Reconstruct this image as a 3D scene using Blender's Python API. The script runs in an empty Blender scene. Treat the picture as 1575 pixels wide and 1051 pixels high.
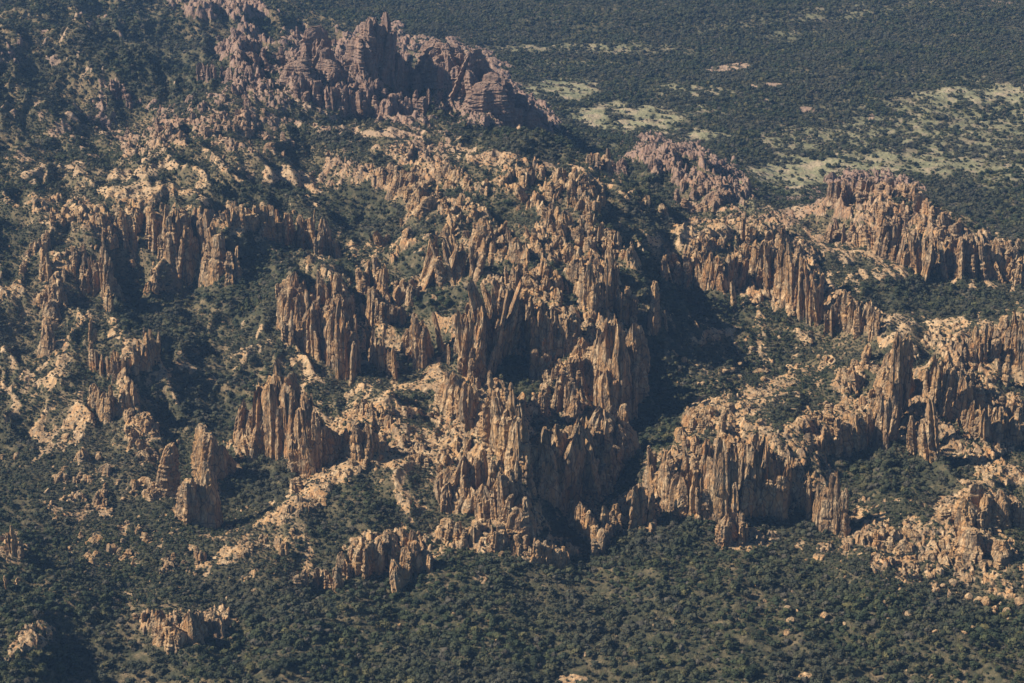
import bpy, math, random
import numpy as np
rng = np.random.default_rng(7)
random.seed(7)
SC = bpy.context.scene
COL = SC.collection
R = math.radians

# ------------------------------------------------------------------ camera
H = 1450.0                 # aircraft height above the plain
PITCH = R(20.0)            # looking this far below the horizon
FPX = 787.5 / math.tan(R(12.0))      # focal length in photo pixels (1575 wide)
CX, CY = 787.5, 525.5
cam = bpy.data.cameras.new("camera"); camo = bpy.data.objects.new("camera", cam); COL.objects.link(camo)
camo.location = (0, 0, H); camo.rotation_euler = (R(90) - PITCH, 0, 0)
cam.angle = R(24.0); cam.clip_start = 10; cam.clip_end = 120000
SC.camera = camo

# ------------------------------------------------------------------ light
SUN_PHI, SUN_EL = R(87), R(38)     # sun square to the left
sdir = (-math.sin(SUN_PHI) * math.cos(SUN_EL), -math.cos(SUN_PHI) * math.cos(SUN_EL), math.sin(SUN_EL))
W = bpy.data.worlds.new("World"); SC.world = W; W.use_nodes = True
wn = W.node_tree.nodes; wl = W.node_tree.links
sky = wn.new('ShaderNodeTexSky'); sky.sky_type = 'NISHITA'; sky.sun_disc = False
sky.sun_elevation = SUN_EL
sky.sun_rotation = math.atan2(sdir[0], sdir[1])
sky.altitude = 1500; sky.dust_density = 0.6; sky.ozone_density = 3.0
wn['Background'].inputs['Strength'].default_value = 0.05
wl.new(sky.outputs[0], wn['Background'].inputs['Color'])
sun = bpy.data.lights.new("sun", 'SUN'); suno = bpy.data.objects.new("sun", sun); COL.objects.link(suno)
sun.energy = 5.0; sun.angle = R(0.5); sun.color = (1.0, 0.88, 0.72)
from mathutils import Vector
suno.rotation_euler = Vector(sdir).to_track_quat('Z', 'Y').to_euler()
suno.location = (0, 3000, 3000)
SC.view_settings.view_transform = 'Standard'; SC.view_settings.look = 'None'
SC.view_settings.exposure = 0.92; SC.view_settings.gamma = 1
SC.cycles.max_bounces = 4; SC.cycles.diffuse_bounces = 1; SC.cycles.volume_bounces = 0
SC.cycles.glossy_bounces = 1; SC.cycles.transmission_bounces = 1

# ------------------------------------------------------------------ camera maths
CP, SP = math.cos(PITCH), math.sin(PITCH)
def ray(px, py):
    b = (CY - py) / FPX
    dy = CP + SP * b; dz = -SP + CP * b
    return (px - CX) / FPX / dy, dz / dy            # x/y, (z-H)/y
def project(x, y, z):
    d = y * CP + (H - z) * SP
    return CX + FPX * x / d, CY - FPX * (y * SP - (H - z) * CP) / d
def smooth(a, b, x):
    t = np.clip((x - a) / (b - a), 0, 1); return t * t * (3 - 2 * t)

# ------------------------------------------------------------------ noise
_perm = rng.permutation(4096).astype(np.int64)
def hsh(i, j, s):
    return _perm[(_perm[(i + s * 131) & 4095] + j * 7 + s * 17) & 4095]
_ang = rng.random(4096) * 2 * np.pi
_gx, _gy = np.cos(_ang).astype(np.float32), np.sin(_ang).astype(np.float32)
_r1 = rng.random(4096).astype(np.float32); _r2 = rng.random(4096).astype(np.float32); _r3 = rng.random(4096).astype(np.float32)
def perlin(x, y, s=0):
    xi = np.floor(x).astype(np.int64); yi = np.floor(y).astype(np.int64)
    fx = (x - xi).astype(np.float32); fy = (y - yi).astype(np.float32)
    u = fx * fx * fx * (fx * (fx * 6 - 15) + 10); v = fy * fy * fy * (fy * (fy * 6 - 15) + 10)
    def g(a, b):
        h = hsh(xi + a, yi + b, s); return _gx[h] * (fx - a) + _gy[h] * (fy - b)
    n0 = g(0, 0) * (1 - u) + g(1, 0) * u; n1 = g(0, 1) * (1 - u) + g(1, 1) * u
    return (n0 * (1 - v) + n1 * v) * 1.5
def fbm(x, y, o, s=0, gain=0.5):
    r = 0; a = 1; t = 0
    for k in range(o):
        r = r + a * perlin(x * 2 ** k, y * 2 ** k, s + k); t += a; a *= gain
    return r / t
def ridged(x, y, o, s=0):
    r = 0; a = 1; t = 0
    for k in range(o):
        r = r + a * (1 - np.abs(perlin(x * 2 ** k, y * 2 ** k, s + k)) * 2); t += a; a *= .5
    return r / t
def voronoi(x, y, s=0):
    xi = np.floor(x).astype(np.int64); yi = np.floor(y).astype(np.int64)
    f1 = np.full(x.shape, 9., np.float32); f2 = f1.copy(); idr = np.zeros(x.shape, np.float32)
    for a in (-1, 0, 1):
        for b in (-1, 0, 1):
            h = hsh(xi + a, yi + b, s)
            dx = xi + a + _r1[h] - x; dy = yi + b + _r2[h] - y
            d = np.sqrt(dx * dx + dy * dy).astype(np.float32)
            c = d < f1
            f2 = np.where(c, f1, np.minimum(f2, d)); idr = np.where(c, _r3[h], idr); f1 = np.where(c, d, f1)
    return f1, f2, idr

# ------------------------------------------------------------------ the lie of the land: (photo x, photo y, distance) -> height
CTRL = [
 (575,36,5030),(545,90,5000),(608,74,5020),(640,134,5010),(660,84,5090),(700,78,5070),(740,104,5030),(775,132,5000),(810,160,5000),(845,188,5200),(870,203,5300),(486,58,5020),(530,118,5000),(450,112,5010),(632,160,5000),(700,160,4930),(755,174,4860),(800,192,4960),
 (370,60,5100),(340,5,5800),(420,20,5900),(280,50,5600),(130,28,5100),(220,90,5050),(290,130,5000),(260,60,5614),(20,85,4750),(90,140,4700),
 (180,210,4650),(150,130,4929),(0,30,5094),(250,180,4650),(330,150,4700),(440,130,4800),(440,190,4600),(560,190,4750),(620,200,4650),
 (700,190,4850),(800,205,4550),(880,225,4500),(940,265,4400),(1000,300,4300),(740,215,4560),(900,190,5468),(820,185,5050),
 (1060,240,4750),(1120,270,4700),(1170,300,4700),(1200,325,4650),(1000,265,4650),(1180,340,4350),(1100,350,4250),(1040,360,4150),
 (1340,288,4450),(1290,305,4400),(1400,298,4400),(1450,320,4300),(1500,355,4250),(1575,375,4200),(1640,395,4200),(1480,290,4943),(1560,330,4790),
 (1280,365,4330),(1400,410,4170),(1440,440,4130),(1575,445,4100),(1500,470,4000),(1350,450,4020),(1250,400,4150),(1575,470,4000),
 (1180,365,4150),(1230,400,3950),(1300,450,3850),(1370,490,3750),(1230,490,3850),(1290,510,3780),(1180,450,3950),(1100,450,3950),(1050,440,3980),
 (1060,385,4050),(1120,385,4060),(1100,520,3755),(1050,600,3550),(1150,600,3550),(1250,600,3550),(1330,600,3550),(990,600,3555),(980,680,3420),
 (930,760,3250),(880,800,3170),(1100,630,3350),(1180,640,3350),(1230,690,3230),(1010,700,3250),(1120,700,3220),(1000,790,3130),(1100,820,3080),
 (1200,800,3110),(1300,820,3080),(1300,650,3400),(1310,730,3210),(1375,690,3280),(1450,690,3300),(1450,560,3500),(1500,500,3750),(1575,490,3700),(1420,520,3700),
 (1575,600,3560),(1500,600,3560),(1575,660,3400),(1480,700,3280),(1380,740,3180),(1575,740,3170),(1500,770,3100),(1500,860,2980),(1400,850,3000),
 (1350,800,3080),(1575,850,3000),(1300,900,2900),(1500,950,2800),(1500,1050,2650),(1200,1000,2720),(1000,900,2910),(1000,1040,2670),(800,900,2920),
 (700,1000,2730),(500,950,2830),(500,1050,2660),(300,1030,2700),(1640,600,3560),(1640,800,3080),(1640,1000,2720),
 (850,430,3700),(870,290,4150),(700,250,4300),(560,240,4350),(950,350,3950),(980,410,3800),(760,380,3900),(650,420,3850),(650,330,4050),
 (1020,480,3705),(1000,520,3650),(740,440,3720),(720,600,3460),(800,620,3430),(785,690,3170),(795,735,3100),(765,640,3310),(850,780,3200),(900,520,3560),(940,560,3530),(950,660,3430),(860,640,3420),
 (800,560,3540),(560,340,4219),(500,280,4337),(600,380,4056),(640,480,3750),(640,580,3580),(560,570,3600),(520,470,3750),(460,430,3800),(450,540,3650),
 (380,470,3850),(300,450,3900),(200,430,3950),(420,400,3950),(240,310,4050),(300,330,4000),(350,370,3960),(300,430,3950),(400,315,4150),(480,330,4120),
 (515,370,4080),(450,380,4050),(200,370,4000),(150,370,3950),(70,400,3900),(0,400,3900),(0,300,4150),(100,300,4150),(100,230,4400),(200,240,4400),
 (300,240,4350),(420,265,4300),(0,200,4500),(150,480,3700),(50,500,3700),(0,600,3500),(150,600,3450),(200,560,3500),(220,630,3400),(300,560,3580),
 (300,620,3480),(100,700,3320),(200,700,3280),(0,720,3300),(430,730,3230),(430,640,3400),(500,700,3320),(400,790,3150),(330,810,3120),(590,610,3430),
 (700,650,3350),(560,690,3250),(450,780,3080),(350,850,2980),(720,710,3200),(640,680,3270),(640,760,3120),(600,830,3010),(620,900,2930),(480,900,2930),
 (740,820,3040),(780,870,2960),(860,860,3010),(350,900,2900),(270,960,2800),(200,850,3000),(100,850,3020),(150,950,2830),(60,970,2700),(0,1000,2650),
 (0,820,2950),(20,870,2900),(100,1010,2720),(-60,100,4750),(-60,300,4150),(-60,600,3500),(-60,850,2950),(-60,1000,2650),(90,1050,2660)]
FLAT = [(1000,30),(1300,30),(1550,30),(1000,100),(1300,120),(1550,120),(900,150),(1100,190),(1400,180),(1550,200),(1200,260),(1200,280),(1330,250),(1430,255),
        (700,5),(800,60),(900,60),(1650,30),(1650,200),(640,10),(1650,300)]
px_, py_, zz_, yy_ = [], [], [], []
for a, b, c in CTRL:
    u, t = ray(a, b); px_.append(u * c); yy_.append(c); zz_.append(H + t * c)
for a, b in FLAT:
    u, t = ray(a, b); y = -H / t; px_.append(u * y); yy_.append(y); zz_.append(0.)
# ground falling away behind the crests
for a, b, c, dy_, dz_ in [(130,28,5100,170,120),(220,90,5050,160,110),(290,130,5000,150,70),(20,85,4750,120,110),(90,140,4700,120,110),(180,210,4650,110,60),(575,36,5030,150,160),(660,84,5090,140,120),
        (740,104,5030,120,100),(486,58,5020,150,120),(610,82,5020,120,110),(800,205,4550,160,90),(880,225,4500,170,120),(940,265,4400,160,110),(1000,300,4300,170,90),(1340,288,4450,120,110),(1400,298,4400,130,110),
        (1450,320,4300,140,100),(1500,355,4250,140,80),(1230,400,3950,120,70),(1300,450,3850,90,55),(1370,490,3750,90,50)]:
    u, t = ray(a, b); px_.append(u * (c + dy_)); yy_.append(c + dy_); zz_.append(H + t * c - dz_)
for x in range(-3000, 3001, 500):
    px_.append(x); yy_.append(8600); zz_.append(20.)
    px_.append(x * .5); yy_.append(2300); zz_.append(25.)
AX = np.array(px_); AY = np.array(yy_); AZ = np.array(zz_)
KY = 0.6
def kd(ax, ay, bx, by):
    return np.sqrt((ax[:, None] - bx[None]) ** 2 + KY * KY * (ay[:, None] - by[None]) ** 2 + 225.)
N = len(AX)
A = np.zeros((N + 1, N + 1)); A[:N, :N] = -kd(AX, AY, AX, AY); A[:N, :N] += np.eye(N) * 4.0
A[:N, N] = 1; A[N, :N] = 1
COEF = np.linalg.solve(A, np.append(AZ, 0))

NU, NV = 1400, 1900
U = np.linspace(-0.262, 0.262, NU)
k_ = np.linspace(0, 1, NV)
Yn, Yf, PW = 2350., 9000., 0.55
V = (Yn ** -PW + (Yf ** -PW - Yn ** -PW) * k_) ** (-1 / PW)
# coarse evaluation then bilinear
cu = np.linspace(-0.262, 0.262, 160); ck = np.linspace(0, 1, 300)
cv = (Yn ** -PW + (Yf ** -PW - Yn ** -PW) * ck) ** (-1 / PW)
gx = (cu[None] * cv[:, None]).ravel(); gy = np.repeat(cv, 160)
cz = np.empty(gx.size)
for s in range(0, gx.size, 8000):
    cz[s:s + 8000] = -kd(gx[s:s + 8000], gy[s:s + 8000], AX, AY) @ COEF[:N] + COEF[N]
cz = cz.reshape(300, 160)
def bil(g, fr, fc):
    r0 = np.clip(np.floor(fr).astype(int), 0, g.shape[0] - 2); c0 = np.clip(np.floor(fc).astype(int), 0, g.shape[1] - 2)
    a = fr - r0; b = fc - c0
    return (g[r0, c0] * (1 - a) + g[r0 + 1, c0] * a) * (1 - b) + (g[r0, c0 + 1] * (1 - a) + g[r0 + 1, c0 + 1] * a) * b
FR = np.repeat((k_ * 299)[:, None], NU, 1); FC = np.repeat(((U + .262) / .524 * 159)[None], NV, 0)
Z = bil(cz, FR, FC)
X = U[None] * V[:, None]; Y = np.repeat(V[:, None], NU, 1)
del FR, FC
relief = smooth(15, 80, Z)
Z = Z + relief * (17 * fbm(X / 330, Y / 330, 3, 1) + 14 * (ridged(X / 190, Y / 190, 3, 5) - .55)) + 5 * fbm(X / 300, Y / 300, 3, 9)
Z += (1 - relief) * smooth(5000, 6200, Y) * (60 * fbm(X / 1000, Y / 750, 3, 12)) * smooth(-.1, .1, X / Y + .12)
Z += smooth(4700, 5000, Y) * smooth(-.05, -.14, X / Y) * 60 * (ridged(X / 620 + .3, Y / 520, 3, 14) - .5)
qx = X + 22 * perlin(X / 70, Y / 70, 15) + .25 * Y; qy = Y
RIB = ridged(qx / 95, qy / 200, 3, 16)
MASS = smooth(30, 110, Z) * smooth(2950, 3200, Y)
Z += MASS * 27 * (RIB - .45) + (1 - MASS) * smooth(3200, 2900, Y) * 24 * (ridged(X / 260 + Y / 900, Y / 420, 3, 17) - .5)
PX, PY = project(X, Y, Z)

# ------------------------------------------------------------------ where bare rock breaks through: cx cy rx ry rot cover spike(m)
ROCK = [
 (340,10,95,26,10,.85,12),(370,75,45,45,20,.8,14),(400,130,60,35,30,.7,10),(300,165,90,24,-25,.6,8),(260,205,120,32,-15,.6,8),(370,200,80,40,0,.6,8),
 (60,60,80,20,0,.34,4),(100,100,90,18,10,.3,4),(150,40,40,25,30,.5,8),(190,140,40,15,30,.6,10),(10,95,35,18,0,.6,8),(60,200,70,22,10,.45,6),
 (40,260,60,40,0,.42,5),(30,330,50,50,0,.5,6),(520,110,110,60,20,.85,10),(590,80,55,50,0,.95,10),(720,130,100,60,35,1.2,9),(780,165,75,38,35,1.2,7),(820,170,60,25,35,.7,10),
 (580,165,100,25,10,.65,9),(500,180,50,10,35,.6,5),(620,185,45,10,0,.85,2),(600,206,55,7,0,.85,1),(560,228,80,8,0,.55,2),(640,215,40,8,0,.5,3),
 (230,262,75,10,-10,.75,2),(250,290,85,14,0,.8,2),(200,302,60,12,10,.65,3),(120,255,14,7,0,.9,2),(350,255,70,14,10,.65,6),(450,275,75,18,0,1.1,3),
 (540,270,70,30,0,.75,9),(640,240,60,22,0,.7,7),(770,245,65,13,0,.9,5),(700,285,80,28,10,.7,10),(130,330,90,30,10,.65,8),(280,330,110,16,10,.75,7),
 (180,370,50,55,0,.55,11),(140,420,60,60,0,.55,11),(70,420,50,70,0,.5,8),(20,470,40,50,0,.45,6),(100,500,60,50,0,.45,7),(230,430,60,40,20,.36,5),
 (190,540,80,35,0,.5,5),(180,605,60,40,0,.65,8),(120,660,90,30,-10,.62,5),(200,670,60,40,0,.55,6),(130,740,90,40,0,.45,5),(120,780,60,25,-10,.65,6),
 (190,800,90,40,-20,.45,4),(230,835,60,30,0,.45,4),(160,880,80,25,0,.42,4),(220,900,90,30,0,.38,5),(300,700,60,30,0,.45,6),(330,550,70,40,-20,.42,4),
 (380,520,60,30,0,.45,5),(660,290,130,40,20,.6,10),(850,300,110,45,15,.66,14),(800,360,140,50,0,.6,13),(900,390,90,45,10,.62,13),(640,380,55,40,-50,.7,12),
 (560,420,80,30,0,.45,8),(480,460,70,60,0,.7,12),(560,480,60,40,0,.5,10),(600,470,70,30,0,.5,8),(760,500,70,95,-10,.78,12),(870,430,90,45,0,.72,13),
 (850,500,60,50,0,.8,14),(930,480,50,70,0,.8,14),(740,640,85,65,0,1.2,8),(850,600,90,50,0,.9,8),(620,620,60,28,-20,.8,4),(570,655,60,40,0,.85,7),
 (520,720,90,28,-30,.95,4),(440,790,90,16,-30,.9,2),(370,840,90,18,-30,.65,3),(640,690,95,26,-10,.85,4),(720,725,80,50,0,1.0,9),(780,780,75,42,30,1.0,11),
 (620,790,80,20,-15,.55,4),(600,850,90,32,0,.9,9),(840,855,60,25,0,.9,9),(730,830,70,20,0,.9,8),(500,890,70,20,0,.55,6),(400,905,100,25,0,.3,5),(290,960,80,35,0,.7,9),
 (760,890,40,20,0,.4,4),(920,800,50,45,0,.8,9),(985,780,50,50,0,.9,9),(1060,262,115,42,20,.8,12),(1030,305,85,30,0,.75,10),(1080,350,100,18,0,.85,5),
 (1170,350,60,25,0,.75,8),(1220,330,55,14,-20,.75,3),(1340,290,90,25,0,.9,12),(1380,345,130,32,20,.9,14),(1500,390,95,35,10,.9,14),(1320,400,55,14,0,.55,3),
 (1350,430,60,8,0,.6,3),(1420,485,90,9,15,.8,3),(1200,420,65,65,0,.95,12),(1100,410,95,40,0,.8,12),(1290,480,85,30,20,.9,12),(1100,515,50,11,-10,.8,2),
 (1180,600,70,16,-20,.85,2),(1240,565,40,20,0,.6,4),(1150,560,170,80,0,.3,2),(1120,645,85,38,0,.85,6),(1150,725,140,75,0,1.15,8),(1290,655,85,45,-10,.8,6),
 (1330,600,60,60,0,.75,8),(1385,600,40,80,0,.95,8),(1460,620,85,65,0,.95,12),(1530,660,65,55,0,.9,12),(1500,540,95,45,0,.75,8),(1450,700,110,22,0,.75,5),
 (1500,790,85,42,0,1.2,5),(1420,830,160,32,0,.8,7),(1450,872,160,40,0,.66,6),(1150,830,50,20,0,.9,6),(1550,890,60,30,0,.6,4),(50,985,55,20,-30,.75,7),(0,1012,60,16,-30,.75,6),
 (20,840,30,32,0,.6,6),(1430,950,200,60,0,.17,2),(1150,900,120,40,0,.16,2),(900,950,300,80,0,.1,2),(1240,170,14,7,0,.8,2),(1180,132,30,5,0,.6,1),(1120,105,45,6,-8,.8,1),
 (1180,156,16,3,0,.7,1),(1340,180,6,6,0,.8,2),(1215,305,60,4,0,1.0,1),(960,45,60,6,20,.45,1),(1560,5,90,8,0,.5,2),(690,15,60,10,0,.4,2),(1500,70,60,8,20,.35,1),
 (970,1000,26,7,0,1.1,.5),(880,1045,40,8,0,.9,.5),(690,972,14,5,10,1.2,.5),(675,955,16,4,0,1,.5),(1024,918,9,6,0,1.2,.5),(1015,950,12,3,0,.9,.5),(1240,1040,14,5,0,1.1,.5),(1275,1003,14,4,0,1,.5),(1110,915,30,6,0,.7,.5),(1420,1030,60,16,0,.5,.5),(1350,790,60,40,0,.7,6),(1490,720,100,20,10,.85,5),(200,165,200,60,20,.15,4),(480,230,250,30,0,.32,4),(500,820,200,60,-20,.3,3)]
BROAD = [(150,520,220,300,0,.42),(300,780,260,150,-20,.5),(700,330,420,150,5,.5),(650,600,260,220,0,.5),(1150,520,200,150,0,.42),(1450,620,250,260,0,.52),(1200,400,260,90,10,.58),(350,190,330,90,0,.4),(60,150,180,160,0,.08),(1440,850,230,80,0,.52),(760,760,260,110,0,.55),(500,850,300,60,0,.42)]
MEADOW = [(860,138,62,12,0,1),(960,182,90,14,3,1),(1060,206,60,6,5,.9),(870,75,110,4,0,.7),(860,100,90,4,0,.5),(1040,170,70,5,0,.6),(1060,140,60,5,0,.7),(1290,20,150,7,-5,.55),(1220,58,60,5,0,.5),
 (1520,145,110,9,0,1),(1400,190,150,32,-15,.66),(1500,185,120,35,0,.68),(1230,268,110,18,-5,1),(1370,255,140,14,-3,.8),(1200,300,60,8,0,.6),(1560,265,60,9,0,.8),(1450,235,140,18,0,.6),(930,225,60,6,0,.4),(1000,75,120,5,0,.4),(1180,30,120,5,-8,.4),(1430,120,90,5,0,.4),(1320,160,60,7,-10,.4),(1240,215,90,12,0,.62),(1540,260,100,25,0,.45),(1130,300,60,12,0,.4)]
def field(P, Q, lst, wob):
    cov = np.zeros(P.shape, np.float32); amp = np.zeros(P.shape, np.float32)
    for e in lst:
        c, s = math.cos(R(e[4])), math.sin(R(e[4])); m = max(e[2], e[3]) * 1.5
        sel = np.nonzero((np.abs(P - e[0]) < m) & (np.abs(Q - e[1]) < m))
        if not len(sel[0]): continue
        a = P[sel] - e[0]; b = Q[sel] - e[1]
        d = np.sqrt(((a * c + b * s) / e[2]) ** 2 + ((-a * s + b * c) / e[3]) ** 2) + wob[sel]
        w = smooth(1.25, .65, d)
        cov[sel] = np.maximum(cov[sel], w * e[5])
        if len(e) > 6: amp[sel] = np.maximum(amp[sel], w * e[6])
    return cov, amp
wob = (0.6 * fbm(X / 70, Y / 90, 4, 21, .6)).astype(np.float32)
COV, AMP = field(PX, PY, ROCK, wob)
COV = np.maximum(COV, field(PX, PY, BROAD, wob)[0])
BOWL, _ = field(PX, PY, [(380,440,95,60,15,1),(700,458,75,15,-10,.75),(1000,330,45,25,40,.85),(660,350,34,14,-30,.65),(590,250,60,8,10,.6),(750,335,45,8,-30,.7),(925,345,30,9,40,.6),(800,412,70,9,0,.7),(850,345,50,6,10,.6),(700,300,60,8,15,.6),(990,395,40,8,30,.6),(800,455,30,8,0,.5),(640,610,50,14,-10,.5),(250,500,80,40,30,.9),(560,330,75,40,20,1),(400,295,70,16,0,1),(610,560,40,25,0,.8),(1000,590,60,90,0,1),(800,590,40,40,0,.8),(650,395,40,22,-30,.9),(820,222,110,22,8,1),(1000,290,60,25,40,.9),(1080,470,110,28,10,.8),(1430,460,130,28,5,.9),(1400,730,90,40,0,.9),(560,800,60,18,-25,.8),(400,740,60,30,-20,.9),(930,960,420,85,0,.8),(1420,985,220,45,0,.7),(240,100,110,60,35,.75),(500,215,60,14,10,.7),(340,640,60,40,0,.7),(1180,650,50,25,-20,.6)], wob)
COV *= 1 - .85 * BOWL
MEA, _ = field(PX, PY, [(a, b, c * 1.1, d * 1.5 + 3, r, k) for a, b, c, d, r, k in MEADOW], wob)
# patches: cover compared with noise
pn = 0.62 + .75 * fbm(X / 24, Y / 44, 4, 31, .62) - .75 * (RIB - .42) * (.3 + .7 * MASS)
AMP = np.maximum(AMP, 2.5 * smooth(.2, .8, COV))
PATCH = smooth(-.05, .12, COV - pn).astype(np.float32)
MEA = MEA * (.35 + .65 * smooth(-.45, .05, fbm(X / 70, Y / 45, 4, 34)))
DRY = (np.maximum(MASS * (1 - BOWL), .8 * smooth(3300, 3000, Y) * smooth(.05, .3, fbm(X / 130, Y / 200, 3, 35))) * (1 - BOWL) * smooth(-.4, .3, fbm(X / 120, Y / 120, 3, 33) + (Y < 3100) * .3)).astype(np.float32)
# fractured columns on rock
wx = X + 5 * perlin(X / 14, Y / 14, 41); wy = Y + 5 * perlin(X / 14, Y / 14, 42)
act = AMP * smooth(.1, .5, COV) > .3
def colfield(s, seed, ky=1.0):
    out = np.zeros(X.shape, np.float32)
    f1, f2, idr = voronoi((wx[act] + .3 * wy[act]) / s, wy[act] / (s * ky), seed)
    out[act] = (idr ** 1.6) * smooth(0.02, .28, f2 - f1)
    return out
big = colfield(24, 51, 2.4); mid = colfield(10, 52, 2.0); sml = colfield(5, 53, 1.4)
Z0 = Z.copy()
mask = PATCH * (0.35 + .65 * smooth(.3, .8, COV))
DISP = .85 * mask * AMP * (.95 * big + 1.0 * mid + .35 * sml + .25 * perlin(X / 6, Y / 6, 61))
q5 = 6.5 + 1.5 * perlin(X / 60, Y / 60, 63)
st = DISP / q5; fl = np.floor(st); DISP = np.where(DISP > 0, .35 * DISP + .65 * q5 * (fl + smooth(.45, .75, st - fl)), DISP)   # horizontal joints make ledges
Z = Z + DISP
Z += (1 - PATCH) * (1.2 * perlin(X / 9, Y / 9, 71) + 7.5 * fbm(X / 75, Y / 75, 2, 72))
DEN = (mid * .6 + sml * .4 + big * .4)
ROCKM = PATCH * np.where(act, smooth(.07, .24, DEN + .06 * perlin(X / 7, Y / 7, 62) + .22 * (1 - smooth(3, 9, AMP))), 1.).astype(np.float32)
PALE = (smooth(.05, .45, fbm(X / 260, Y / 260, 3, 81) + .45 * smooth(7, 1.5, AMP) - .12) * (.25 + .75 * smooth(3000, 3900, Y))).astype(np.float32)

# visibility helper: running max of slope along each column
TM = np.maximum.accumulate((Z - H) / Y, axis=0)      # what is seen
T0 = np.maximum.accumulate((Z0 - H) / Y, axis=0)    # the ground before rock is added
def hit(px, py):
    """photo pixel -> ground point the camera sees there"""
    u, t = ray(px, py); c = (u + .262) / .524 * (NU - 1); c = min(max(int(round(c)), 0), NU - 1)
    r = int(np.searchsorted(T0[:, c], t)); r = min(r, NV - 1)
    return U[c] * V[r], V[r], Z0[r, c]
def krow(y):
    return (y ** -PW - Yn ** -PW) / (Yf ** -PW - Yn ** -PW) * (NV - 1)
def samp(g, x, y):
    return bil(g, krow(y), (x / y + .262) / .524 * (NU - 1))

# ------------------------------------------------------------------ mesh + object helpers
def mesh_np(name, verts, quads, mat=None, smooth_=False, tris=None):
    me = bpy.data.meshes.new(name)
    verts = np.asarray(verts, np.float32)
    loops = []; starts = []; n = 0
    if quads is not None and len(quads):
        q = np.asarray(quads, np.int32); loops.append(q.ravel()); starts.append(np.arange(len(q)) * 4); n = len(q) * 4
    if tris is not None and len(tris):
        t = np.asarray(tris, np.int32); loops.append(t.ravel()); starts.append(n + np.arange(len(t)) * 3)
    lo = np.concatenate(loops); st = np.concatenate(starts)
    me.vertices.add(len(verts)); me.vertices.foreach_set('co', verts.ravel())
    me.loops.add(len(lo)); me.loops.foreach_set('vertex_index', lo)
    me.polygons.add(len(st)); me.polygons.foreach_set('loop_start', st.astype(np.int32))
    me.update(calc_edges=True); me.validate()
    me.polygons.foreach_set('use_smooth', np.full(len(me.polygons), smooth_))
    if mat: me.materials.append(mat)
    return me
def link(name, me, parent=None):
    o = bpy.data.objects.new(name, me); COL.objects.link(o)
    if parent: o.parent = parent
    return o
def tag(o, label=None, cat=None, group=None, kind=None):
    if label: o['label'] = label
    if cat: o['category'] = cat
    if group: o['group'] = group
    if kind: o['kind'] = kind
    return o
def empty(name, loc):
    o = bpy.data.objects.new(name, None); COL.objects.link(o); o.location = loc; o.empty_display_size = 5; return o

# ------------------------------------------------------------------ materials
def mat(name):
    m = bpy.data.materials.new(name); m.use_nodes = True
    b = m.node_tree.nodes['Principled BSDF']; b.inputs['Roughness'].default_value = .95
    b.inputs['Specular IOR Level'].default_value = .12
    return m, m.node_tree, b
def nd(t, typ, **k):
    n = t.nodes.new(typ)
    for a, v in k.items(): setattr(n, a, v)
    return n
def ramp(t, src, stops, mode='LINEAR'):
    r = nd(t, 'ShaderNodeValToRGB'); r.color_ramp.interpolation = mode
    e = r.color_ramp.elements
    while len(e) < len(stops): e.new(.5)
    for i, (p, c) in enumerate(stops):
        e[i].position = p; e[i].color = (*c, 1) if len(c) == 3 else c
    t.links.new(src, r.inputs[0]); return r.outputs[0]
def noise(t, vec, scale, detail=4, rough=.55, sc=(1, 1, 1)):
    m = nd(t, 'ShaderNodeMapping'); m.inputs['Scale'].default_value = sc; t.links.new(vec, m.inputs[0])
    n = nd(t, 'ShaderNodeTexNoise'); n.inputs['Scale'].default_value = scale; n.inputs['Detail'].default_value = detail; n.inputs['Roughness'].default_value = rough
    t.links.new(m.outputs[0], n.inputs['Vector']); return n.outputs[0]
def mix(t, f, a, b, blend='MIX'):
    m = nd(t, 'ShaderNodeMix', data_type='RGBA', blend_type=blend)
    for s, i in ((f, 0), (a, 6), (b, 7)):
        if hasattr(s, 'links'): t.links.new(s, m.inputs[i])
        else: m.inputs[i].default_value = s if i == 0 else (*s, 1)
    return m.outputs[2]
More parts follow.
